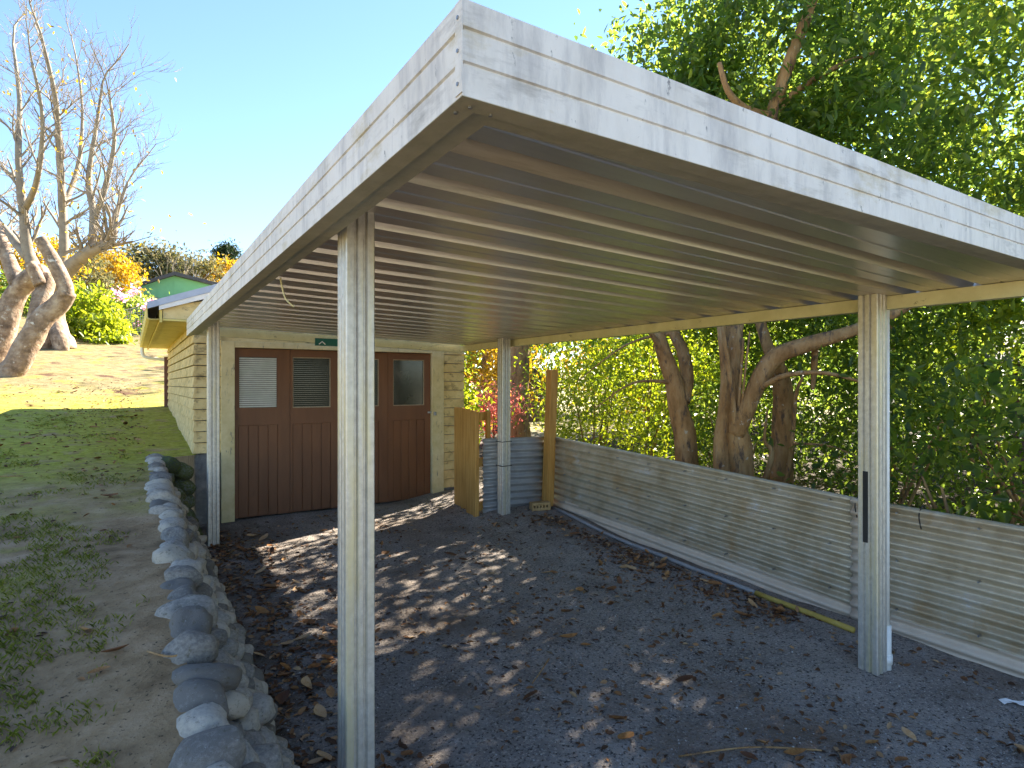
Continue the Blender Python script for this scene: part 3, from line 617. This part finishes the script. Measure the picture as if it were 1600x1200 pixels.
# understorey shrubs right behind the fence
shr = [((4.95, 1.75, 0), [((4.95, 1.7, .95), (.50, .75, 1.0), 34, 34, .15, dict(shell=.3, zmin=.1))], .095, M_leafA, 'glossy big-leaved camellia shrub crowding the iron fence beside the downpipe', .5),
       ((5.4, .9, 0), [((5.3, .8, 1.5), (.6, .8, 1.0), 34, 36, .18, dict(shell=.3, zmin=.1))], .085, M_leafB, 'bright yellow-green shrub lit from behind near the purple house', .45),
       ((6.2, 3.0, 0), [((6.2, 2.9, 1.1), (.75, .9, 1.25), 48, 60, .2, dict(shell=.3, zmin=.05))], .085, M_leafA, 'dark evergreen shrub growing behind the many-stemmed camellia', .45),
       ((6.5, 4.9, 0), [((6.5, 4.9, 1.0), (.8, .9, 1.2), 50, 60, .2, dict(shell=.3, zmin=.05))], .08, M_leafA, 'dense dark evergreen shrub growing between the two camellia trunks', .45),
       ((5.6, 6.6, 0), [((5.5, 6.5, 1.3), (.8, .9, 1.05), 60, 75, .2, dict(shell=.3, zmin=.3))], .07, M_leafB, 'sunlit yellow-green shrub spreading left of the forked camellia trunk', .42),
       ((7.6, 7.6, 0), [((7.8, 7.2, 2.2), (1.3, 1.9, 2.2), 110, 85, .28, dict(shell=.25, zmin=.1))], .09, M_leafB, 'broad light green shrub growing behind the forked camellia', .45),
       ((8.2, 2.4, 0), [((8.0, 3.2, 1.3), (.9, 2.0, 1.6), 60, 75, .28, dict(shell=.3, zmin=.1))], .09, M_leafA, 'tall dark shrub screening the purple house wall', .45),
       ((9.0, .6, 0), [((8.7, .3, 1.6), (.6, 2.2, 1.6), 70, 80, .28, dict(shell=.2, zmin=.9))], .09, M_leafB, 'pale sunlit shrub leaning over the purple house wall', .45),
       ((4.62, 9.6, 0), [((4.62, 9.5, 1.2), (.42, .8, 1.25), 40, 70, .16, dict(shell=.3, zmin=.2))], .10, M_leafB, 'bright leafy shrub growing against the far garage corner', .4)]
for loc, spec, ls, lm, lab, asp in shr:
    t = thing('garden_shrub', lab, 'shrub', loc)
    limbs(t, 'stems', [[(V(loc)+V((.05*k, .04*k, -.05)), .022), (V(spec[0][0])+V((random.uniform(-.4, .4), random.uniform(-.5, .5), random.uniform(-.2, .4))), .008)] for k in range(-2, 3)], M_bark, 6)
    crown(t, spec, ls, lm, name='foliage', aspect=asp)
# garden seen through the gap beside the garage
fe = tree('tree_fern', 'shaggy brown tree fern trunk rising in the sunlit garden gap', 'tree', (8.0, 12.2, .1), [[(V((8, 12.2, 0)), .28), (V((8, 12.2, 1.2)), .2), (V((8.0, 12.2, 2.2)), .26), (V((8, 12.2, 4.2)), .2)]], [],
     [((8.0, 12.2, 5.0), (1.9, 1.9, .8), 60, 70, .3, dict(shell=.3))], .16, M_leafB, M_bark)
tree('maple_shrub', 'red-leaved maple shrub in the sunlit garden gap', 'shrub', (6.9, 11.6, .1), [], [[(V((6.9, 11.6, 0)), .03), (V((6.9, 11.6, 1.0)), .015)]], [((6.9, 11.6, 1.0), (.65, .7, .65), 40, 50, .15, dict(shell=.3, zmin=.15))], .08, M_leafR)
tree('garden_tree', 'yellow-green tree filling the far end of the garden gap', 'tree', (9.5, 16.5, .1), [[(V((9.5, 16.5, 0)), .15), (V((9.5, 16.5, 3)), .1)]], [], [((9.3, 16.5, 2.6), (2.2, 2.0, 2.4), 90, 70, .35, dict(shell=.3, zmin=.2))], .16, M_leafY)
tree('garden_tree', 'dark green tree towering at the back of the garden gap', 'tree', (12, 22, .1), [[(V((12, 22, 0)), .25), (V((12, 22, 5)), .1)]], [], [((12.5, 21.5, 5), (5, 3.5, 4.8), 150, 80, .6, dict(shell=.3, zmin=.2))], .26, M_leafA)
tree('garden_tree', 'broad bright green tree standing beyond the fern trunk', 'tree', (14, 13.5, .1), [[(V((14, 13.5, 0)), .25), (V((14, 13.5, 4)), .1)]], [], [((13, 12.5, 3.2), (2.6, 3.4, 3.3), 150, 80, .5, dict(shell=.3, zmin=.1))], .2, M_leafB)
tree('garden_tree', 'tall evergreen tree rising behind the camellias', 'tree', (9.5, 4.6, .1), [[(V((9.5, 4.6, 0)), .2), (V((9.5, 4.5, 5)), .1)]], [], [((9.6, 4.4, 5.0), (1.9, 2.2, 2.6), 125, 105, .4, dict(shell=.2)), ((9.8, 5.4, 2.2), (1.2, 2.6, 2.1), 90, 90, .35, dict(shell=.2, zmin=.1))], .12, M_leafA)
for (x, y, rx, lab, lm) in ((17, 6, 3.6, 'far dark green tree closing the view behind the evergreen', M_leafA), (18, -.5, 3.6, 'far pale green tree beyond the purple house roof', M_leafB), (19, 12.5, 3.8, 'far olive tree behind the broad bright green tree', M_leafH), (17, -6, 3.5, 'far green tree past the end of the purple house', M_leafB), (20, 20, 4.5, 'far golden green tree beyond the purple shed', M_leafY)):
    tree('garden_tree', lab, 'tree', (x, y, .1), [[(V((x, y, 0)), .25), (V((x, y, 3.5)), .1)]], [], [((x, y, 3.0), (rx*.8, rx, 3.2), 150, 60, .6, dict(shell=.2, zmin=.1))], .26, lm)
pk = thing('picket_fence', 'small dark picket fence in front of the purple shed', 'fence', (9.2, 14.6, .1))
for i in range(9):
    x = 8.75+i*.13; under(pk, MB().prism([(x, .1), (x+.06, .1), (x+.06, .95), (x+.03, 1.03), (x, .95)], 'y', 14.6, 14.62), 'picket', M_hroof)
under(pk, MB().box((8.7, 14.621, .35), (9.95, 14.65, .42)).box((8.7, 14.621, .75), (9.95, 14.65, .82)), 'rail', M_hroof)
sh = thing('garden_shed', 'purple garden shed far back in the sunlit garden gap', 'shed', (12.0, 18.5, .1))
under(sh, MB().box((11.3, 18.0, 0), (13, 19.5, 1.75)), 'wall', M_purple); under(sh, MB().prism([(11.2, 1.75), (13.1, 1.75), (12.15, 2.3)], 'y', 17.9, 19.6), 'roof', M_hroof)
# purple weatherboard house behind the trees
ph = thing('purple_house', 'purple weatherboard house hidden behind the shrubs beyond the fence', 'house', (11, 0, 0))
under(ph, MB().box((9.52, -3, -.2), (12.5, 3.0, 1.9)), 'wall', M_purple)
for i in range(14): under(ph, MB().prism([(9.52, -.1+i*.14), (9.49, -.1+i*.14), (9.505, .045+i*.14), (9.52, .045+i*.14)], 'y', -3, 3), 'weatherboard', M_purple)
under(ph, MB().prism([(9.1, 1.87), (12.9, 1.87), (11, 2.6)], 'y', -3.3, 3.3), 'roof', M_hroof)

# ------------------------------------------------------------ pruned and bare trees on the lawn
def bare(t, starts, depth, m, name, seed):
    rr = random.Random(seed); mb = MB()
    loc = Vector(t.location)
    def grow(p, d, L_, r, lev):
        n = 4; pts = [p]; rad = [r]; q = p.copy(); dd = d.copy()
        for i in range(n):
            dd = (dd+Vector((rr.gauss(0, .13), rr.gauss(0, .13), rr.gauss(.06, .08)))).normalized(); q = q+dd*(L_/n); pts.append(q.copy()); rad.append(r*(1-.55*(i+1)/n))
            if lev > 0 and i >= 0:
                for _ in range(2 if lev > 1 else rr.choice((1, 2))):
                    if rr.random() < (.62 if lev > 1 else .7):
                        ax = Vector((rr.gauss(0, 1), rr.gauss(0, 1), rr.gauss(.15, .6))).normalized(); nd = (dd*.75+ax*.62).normalized()
                        grow(q, nd, L_*rr.uniform(.42, .68), max(rad[-1]*.55, .005), lev-1)
        mb.tube([x-loc for x in pts], rad, 6 if r > .03 else 4, False)
    for p, d, L_, r in starts: grow(Vector(p), Vector(d).normalized(), L_, r, depth)
    return link(name, mb.me(name, True), m, t)
pc = P(90, 552, 16); pc.z = lawn_z(pc.x, pc.y)-.1
bt = thing('bare_tree', 'bare deciduous tree spreading fine twigs against the sky on the lawn', 'tree', pc)
D = 16
trunkC = [[(pc, .42), (P(84, 520, D), .32), (P(74, 480, D), .32), (P(68, 440, D), .30)], [(P(66, 560, D-.3), .16), (P(72, 530, D-.3), .2), (P(76, 500, D), .2)], [(P(98, 556, D-.4), .15), (P(92, 530, D-.3), .2), (P(84, 500, D), .2)]]
limbC = [[(P(68, 450, D), .24), (P(45, 400, D), .14), (P(36, 330, D), .11), (P(28, 250, D), .08), (P(30, 160, D+.5), .06), (P(20, 70, D+1), .03)],
         [(P(72, 450, D), .22), (P(97, 400, D), .125), (P(98, 340, D), .10), (P(92, 240, D), .08), (P(85, 150, D-.5), .06), (P(62, 50, D-1), .03)],
         [(P(80, 455, D), .24), (P(110, 420, D-.4), .19), (P(140, 395, D-.8), .16), (P(172, 378, D-1), .12), (P(180, 340, D-1), .07), (P(190, 310, D-1), .045), (P(200, 285, D-1), .022)],
         [(P(142, 394, D-.8), .11), (P(146, 340, D-.6), .09), (P(138, 280, D-.5), .07), (P(150, 200, D-.5), .045), (P(160, 130, D-.5), .025)],
         [(P(148, 345, D-.6), .07), (P(165, 290, D-.9), .06), (P(178, 220, D-1), .045), (P(170, 150, D-1.2), .025)],
         [(P(45, 405, D), .14), (P(15, 370, D+.5), .11), (P(-20, 320, D+1), .08), (P(-40, 220, D+1), .05)],
         [(P(36, 335, D), .09), (P(58, 280, D-1), .07), (P(66, 190, D-1.5), .045), (P(50, 100, D-2), .025)],
         [(P(96, 330, D), .08), (P(122, 260, D+1), .06), (P(128, 170, D+1.4), .035), (P(118, 90, D+1.5), .02)]]
limbs(bt, 'trunk', trunkC, M_bark2, 12, .35); limbs(bt, 'limbs', limbC, M_twig, 8, .2)
st = []
rr_ = random.Random(3)
for ctrl in limbC:
    p, r = smoothpath(ctrl, 5)
    for i in range(5, len(p)-1):
        t = (p[i+1]-p[i]).normalized(); sd_ = Vector((rr_.gauss(0, 1), rr_.gauss(0, 1), rr_.gauss(.2, .5))).normalized()
        st.append((p[i], t*.8+sd_*.75, rr_.uniform(.6, 1.35), max(r[i]*.4, .012)))
    st.append((p[-1], (p[-1]-p[-2]).normalized(), 1.2, r[-1]))
bare(bt, st, 2, M_twig, 'twigs', 5)
lp = np.array([tuple(s[0]+Vector((random.gauss(0, .6), random.gauss(0, .6), random.gauss(0, .5)))-pc) for s in st for _ in range(3)])
link('last_leaves', leaf_mesh('last_leaves', lp, .12), M_leafY, bt)
pa = P(-45, 640, 11.5); pa.z = lawn_z(pa.x, pa.y)-.1; D = 12
pt = thing('pruned_tree', 'thick-limbed pruned tree with pale flaking bark and sawn stubs on the lawn', 'tree', pa)
limbs(pt, 'trunk', [[(pa, .30), (P(-10, 598, 11.6), .25), (P(25, 572, 11.7), .22), (P(48, 530, 11.8), .20), (P(66, 500, 11.9), .19), (P(92, 478, 12), .17), (P(106, 458, 12), .145)],
                    [(P(-50, 640, 12.2), .29), (P(-12, 565, 12.3), .24), (P(8, 510, 12.4), .22), (P(22, 466, 12.5), .20), (P(46, 438, 12.5), .18), (P(70, 425, 12.5), .16)],
                    [(P(52, 520, 11.9), .16), (P(62, 480, 12.1), .17), (P(72, 450, 12.3), .15), (P(76, 432, 12.4), .12)]], M_bark2, 14, .22)
limbs(pt, 'sawn_stub', [[(P(102, 466, 12), .15), (P(100, 445, 12), .14), (P(84, 412, 12), .13), (P(72, 390, 12), .12), (P(63, 376, 12), .115)]], M_bark2, 12, .12)
limbs(pt, 'sawn_stub', [[(P(64, 448, 12.2), .13), (P(54, 428, 12.2), .12), (P(46, 414, 12.2), .115)]], M_bark2, 12, .12)
limbs(pt, 'limbs', [[(P(30, 450, 12.5), .16), (P(10, 400, 12.8), .13), (P(-10, 345, 13), .10), (P(-40, 260, 13.5), .05)]], M_bark2, 9, .2)

# ------------------------------------------------------------ far side of the lawn
def shrub(name, label, u, v, d, rad, n, per, cr, ls, lm, zb=None, cat='shrub', stems=True):
    c = P(u, v, d); gz = lawn_z(c.x, c.y) if c.x < .2 else yard_z(c.x, c.y)
    t = thing(name, label, cat, (c.x, c.y, gz-.05))
    if stems: limbs(t, 'stems', [[(V((c.x+.1*k, c.y, gz-.1)), .04), (V((c.x+.35*k*rad[0], c.y, c.z)), .015)] for k in (-1, 0, 1)], M_bark, 6)
    crown(t, [(tuple(c), rad, n, per, cr, dict(shell=.4, zmin=gz))], ls, lm, name='foliage'); return t, c
shrub('hydrangea_shrub', 'lush light green broad-leaved shrub beside the old tree trunk', 138, 505, 18.5, (.95, .95, 1.1), 70, 45, .2, .2, M_leafB)
shrub('hydrangea_shrub', 'low light green shrub sprawling in front of the wire fence', 170, 545, 18.2, (.7, .7, .4), 36, 40, .15, .18, M_leafB)
rt, rc = shrub('rhododendron', 'rounded dark shrub with pink blossoms behind the wire fence', 196, 500, 21.5, (1.15, 1.1, .95), 70, 50, .2, .14, M_leafA)
fp, ft = clumps(tuple(rc+V((0, -.2, .25))), (1.15, 1.1, .8), 26, 22, .1, shell=.85)
link('blossoms', leaf_mesh('blossoms', fp-np.array(rt.location), .10, aspect=.9), M_pink, rt)
shrub('hedge_shrub', 'dark shaded hedge shrub at the back of the lawn behind the pruned tree', 20, 500, 24, (2.6, 1.6, 1.9), 110, 60, .35, .2, M_leafA)
shrub('hedge_shrub', 'yellow-flecked leafy shrub rising behind the pruned tree', 10, 425, 26, (2.6, 1.6, 1.7), 90, 60, .35, .2, M_leafY)
shrub('hedge_shrub', 'dark hedge shrub filling the corner behind the garage eave', 250, 515, 25, (2.2, 1.4, 1.1), 80, 60, .3, .16, M_leafA)
shrub('hedge_shrub', 'twiggy brown-green shrub behind the bare tree', 120, 440, 30, (1.8, 1.5, 1.8), 70, 55, .35, .2, M_leafH)
shrub('golden_tree', 'rounded golden yellow tree beside the green house', 163, 432, 36, (1.75, 1.6, 1.6), 100, 60, .35, .22, M_leafY, cat='tree')
shrub('hill_tree', 'dull olive tree spreading behind the green house roof', 235, 435, 62, (4.5, 3, 3.0), 120, 60, .7, .45, M_leafH, cat='tree')
shrub('hill_tree', 'sparse brownish tree at the right end of the green house roof', 300, 432, 62, (2.8, 2.4, 2.6), 60, 40, .6, .4, M_leafH, cat='tree')
shrub('hill_tree', 'pale tan tree standing under the dark conifer', 346, 440, 66, (2.2, 2, 2.2), 50, 50, .5, .4, M_leafY, cat='tree')
shrub('conifer_tree', 'dark upright conifer on the skyline above the garage roof', 353, 412, 72, (1.3, 1.3, 2.4), 90, 60, .35, .35, M_conif, cat='tree')
c = P(285, 425, 58); bt2 = thing('bare_shrub', 'small leafless tree on the skyline near the conifer', 'tree', (c.x, c.y, c.z-3))
bare(bt2, [((c.x+k*.2, c.y, c.z-3), (k*.25, 0, 1), 3.6, .07) for k in (-2, -1, 0, 1, 2)], 2, M_twig, 'twigs', 9)
gh = thing('green_house', 'pale green gabled house with dark roof up the hill', 'house', (2.5, 50, 6))
under(gh, MB().prism([(-1.7, 4.5), (6.8, 4.5), (6.8, 8.45), (2.53, 9.28), (-1.7, 7.35)], 'y', 48.1, 56), 'wall', M_hseg)
under(gh, MB().prism([(-2.3, 7.22), (2.53, 9.42), (7.4, 8.45), (7.4, 8.25), (2.53, 9.18), (-2.3, 7.0)], 'y', 47.6, 56.5), 'roof', M_hroof)
for i in range(16): under(gh, MB().box((-1.5+i*.5, 48.085, 6.2), (-1.47+i*.5, 48.099, 7.3+min(1.55, .44*max(0, i*.5)) if i < 9 else 8.3)), 'batten', M_hseg)
under(gh, MB().box((-.2, 48.02, 6.3), (2.4, 48.085, 6.95)), 'window', M_barge)
wf = thing('wire_fence', 'sagging wire mesh fence at the back of the lawn by the shrubs', 'fence', P(200, 560, 20.5))
A = P(140, 560, 19.5); B = P(275, 570, 21.5); A.z = lawn_z(A.x, A.y); B.z = lawn_z(B.x, B.y); Lf = (B-A).length
mb = MB(); nW = 34; Hf = .95; wl = Vector(wf.location)
def fpnt(s, h): p = A.lerp(B, s); p.z += h*(1-.12*math.sin(s*7)); return p-wl
for i in range(nW+1): mb.tube([fpnt(i/nW, 0), fpnt(i/nW, Hf)], .008, 3, False)
for j in range(13): mb.tube([fpnt(s/6, Hf*j/12) for s in range(7)], .008, 3, False)
link('wire_mesh', mb.me('wire_mesh'), M_wire, wf)
for s in (0, .35, .7, 1): link('fence_stake', MB().tube([fpnt(s, -.1), fpnt(s, Hf+.08)], .03, 6).me('fence_stake'), M_bark, wf)

# ------------------------------------------------------------ grass, litter, fallen leaves
def grassmesh(pts, h, lean):
    n = len(pts); d = rng.normal(size=(n, 3)); d[:, 2] = 0; d /= np.linalg.norm(d, axis=1, keepdims=True); s = np.stack([-d[:, 1], d[:, 0], d[:, 2]], 1)
    hh = (h*(.5+rng.random(n)))[:, None]
    up = np.array([[0, 0, 1.0]])
    V_ = np.stack([pts-s*.0014, pts+s*.0014, pts+up*hh*.6+d*hh*lean*.3+s*.0011, pts+up*hh*(.95)+d*hh*lean, pts+up*hh*.6+d*hh*lean*.3-s*.0011], 1).reshape(-1, 3).astype(np.float32)
    me = bpy.data.meshes.new('grass'); k = np.arange(n)*5
    F = np.stack([k, k+1, k+2, k+3, k+4], 1).reshape(-1).astype(np.int32)
    me.vertices.add(len(V_)); me.vertices.foreach_set('co', V_.ravel()); me.loops.add(len(F)); me.loops.foreach_set('vertex_index', F)
    me.polygons.add(n); me.polygons.foreach_set('loop_start', np.arange(n, dtype=np.int32)*5); me.polygons.foreach_set('loop_total', np.full(n, 5, np.int32))
    at = me.attributes.new('rnd', 'FLOAT', 'POINT'); at.data.foreach_set('value', np.repeat(rng.random(n), 5).astype(np.float32)); me.update(calc_edges=True); return me
gp = []
while len(gp) < 42000:
    y = 1.0+13*random.random()**1.6; x = -random.random()**.8*(1.2+y*.42)+.08
    dn = noise.noise(Vector((x*1.6, y*1.6, 11)))+.35*noise.noise(Vector((x*6, y*6, 2)))
    if dn < .08+(.10 if x > -.25 and y < 6 else 0)+(.12 if y > 6 else 0): continue
    for _ in range(random.randint(2, 6)):
        xx, yy = x+random.gauss(0, .018), y+random.gauss(0, .018)
        if xx < .10: gp.append((xx, yy, lawn_z(xx, yy)-.003))
gr = link('grass', grassmesh(np.array(gp), .019, .9), M_grass); gr['kind'] = 'stuff'; tag(gr, 'sparse short grass tufts on the bare lawn soil', 'grass')
def litter_pts(n):
    out = []
    while len(out) < n:
        q = random.random()
        if q < .27: x = .55+abs(random.gauss(0, .28)); y = random.uniform(1.3, 6.6)
        elif q < .42: x = 3.85-abs(random.gauss(0, .22)); y = random.uniform(2.3, 5.3)
        elif q < .50: x = .4-abs(random.gauss(0, 1.2)); y = random.uniform(6, 15)
        elif q < .60: x = -random.random()*3; y = random.uniform(1, 14)
        else: x = random.uniform(.6, 3.95); y = .9+5.9*random.random()**1.5
        if .1 < x < .5 and y < 7: continue
        if x > .5 and noise.noise(Vector((x*1.3, y*1.3, 21))) < random.uniform(-.5, .25): continue
        if x > GX0-.1 and y > 6.85: continue
        out.append((x, y, (lawn_z(x, y) if x < .2 else yard_z(x, y))+.004))
    return out
lpz = np.array(litter_pts(6500)); dd = rng.normal(size=(len(lpz), 3)); dd[:, 2] = np.abs(dd[:, 2])*.18
ll = link('leaf_litter', leaf_mesh('leaf_litter', lpz, .022+.03*rng.random(len(lpz)), dirs=dd, aspect=.5, fold=.3, rnd=rng.random(len(lpz))), M_litter); ll['kind'] = 'stuff'; tag(ll, 'small crumbled brown leaf litter strewn over yard and lawn', 'leaf litter')
cn = 16000; cy_ = 1.0+5.6*rng.random(cn)**1.7; cx_ = .55+3.4*rng.random(cn); cs = (.0025+.005*rng.random(cn)**3)[:, None]
cz = np.array([yard_z(a, b) for a, b in zip(cx_, cy_)]); cb = np.stack([cx_, cy_, cz], 1)
tv = np.array([(1, 0, 0), (-.6, .8, 0), (-.5, -.9, 0), (.1, 0, .8), (0, 0, -.5)]); an = rng.random(cn)*6.28; ca, sa = np.cos(an)[:, None], np.sin(an)[:, None]
vv = np.stack([cb+cs*np.concatenate([t[0]*ca-t[1]*sa, t[0]*sa+t[1]*ca, np.full((cn, 1), t[2])], 1) for t in tv], 1).reshape(-1, 3)
kk = np.arange(cn)*5; ff = np.stack([kk, kk+1, kk+3, kk+1, kk+2, kk+3, kk+2, kk, kk+3], 1).reshape(-1, 3)
cm = bpy.data.meshes.new('gravel_chips'); cm.from_pydata(vv.tolist(), [], ff.tolist())
cat_ = cm.attributes.new('rnd', 'FLOAT', 'POINT'); cat_.data.foreach_set('value', np.repeat(rng.random(cn), 5).astype(np.float32))
co_ = link('gravel_chips', cm, mat('gravel_chip', [(.05,.045,.045),(.16,.15,.145),(.34,.32,.30),(.55,.52,.48)], attr='rnd', stops=[0,.4,.85,1], rough=.9, bump=0)); co_['kind'] = 'stuff'; tag(co_, 'fine grey gravel chips scattered over the yard floor', 'gravel')
def dleaf(seed):
    rr = random.Random(seed); L_ = 1; W = rr.uniform(.38, .56); curl = rr.uniform(.1, .55); tw = rr.uniform(-.3, .3); vs = []; fs = []
    for i in range(7):
        t = i/6; ww = W*.5*math.sin(math.pi*min(1, t*.93+.05))**.8
        for j in (-1, 0, 1): vs.append((t-.5, j*ww+.04*math.sin(t*5+seed), .08+curl*.5*(t-.5)**2*2+abs(j)*ww*.45+tw*j*(t-.5)*.4))
    for i in range(6):
        for j in range(2): fs.append((i*3+j, i*3+j+1, i*3+j+4, i*3+j+3))
    return mesh('fallen_leaf', vs, fs, True)
dl = [dleaf(i) for i in range(8)]
for m_ in dl: m_.materials.append(M_dead)
LABY = 'dry curled brown leaf fallen on the dark gravel under the carport'; LABL = 'dry fallen leaf lying on the lawn above the stone wall'
cnt = 0
for (x, y, z) in litter_pts(285):
    o = bpy.data.objects.new('fallen_leaf', random.choice(dl)); COL.objects.link(o); s = random.uniform(.06, .12); o.location = (x, y, z); o.scale = (s, s, s)
    o.rotation_euler = (random.gauss(0, .25), random.gauss(0, .25), random.uniform(0, 6.28))
    if x > 3.2: tag(o, 'dry brown leaf drifted against the foot of the iron fence', 'leaf', 'leaves drifted by the iron fence')
    elif .2 < x < 1.05: tag(o, 'dry brown leaf fallen on the gravel along the stone wall', 'leaf', 'leaves fallen along the stone wall')
    elif x > .2 and y > 4.6: tag(o, 'dry brown leaf fallen on the gravel in front of the garage doors', 'leaf', 'leaves fallen before the garage doors')
    elif x > .2: tag(o, 'dry curled leaf fallen on the open gravel between the carport posts', 'leaf', 'leaves fallen on the open gravel')
    else: tag(o, LABL, 'leaf', 'leaves fallen on the lawn')
twl = ['long thin curved twig lying on the gravel', 'short forked twig on the gravel among brown leaves', 'pale bent twig lying beside the stone wall', 'dark straight stick lying across the mossy lawn']
for lab, pts_ in zip(twl, ([(1.95, 1.75), (2.25, 1.62), (2.5, 1.45)], [(1.75, 2.55), (1.86, 2.62), (1.98, 2.72)], [(.05, 2.55), (.12, 2.45), (.2, 2.5)], [(-1.5, 6.3), (-1.1, 6.35), (-.75, 6.3)])):
    q = [(V((a, b, (lawn_z(a, b) if a < .3 else yard_z(a, b))+.010+.012*(i == 1))), .0038) for i, (a, b) in enumerate(pts_)]
    p, r = smoothpath(q, 5); mb = MB().tube(p, r, 6, True, .3)
    tag(mb.build('twig', M_bark, None, True), lab, 'twig')
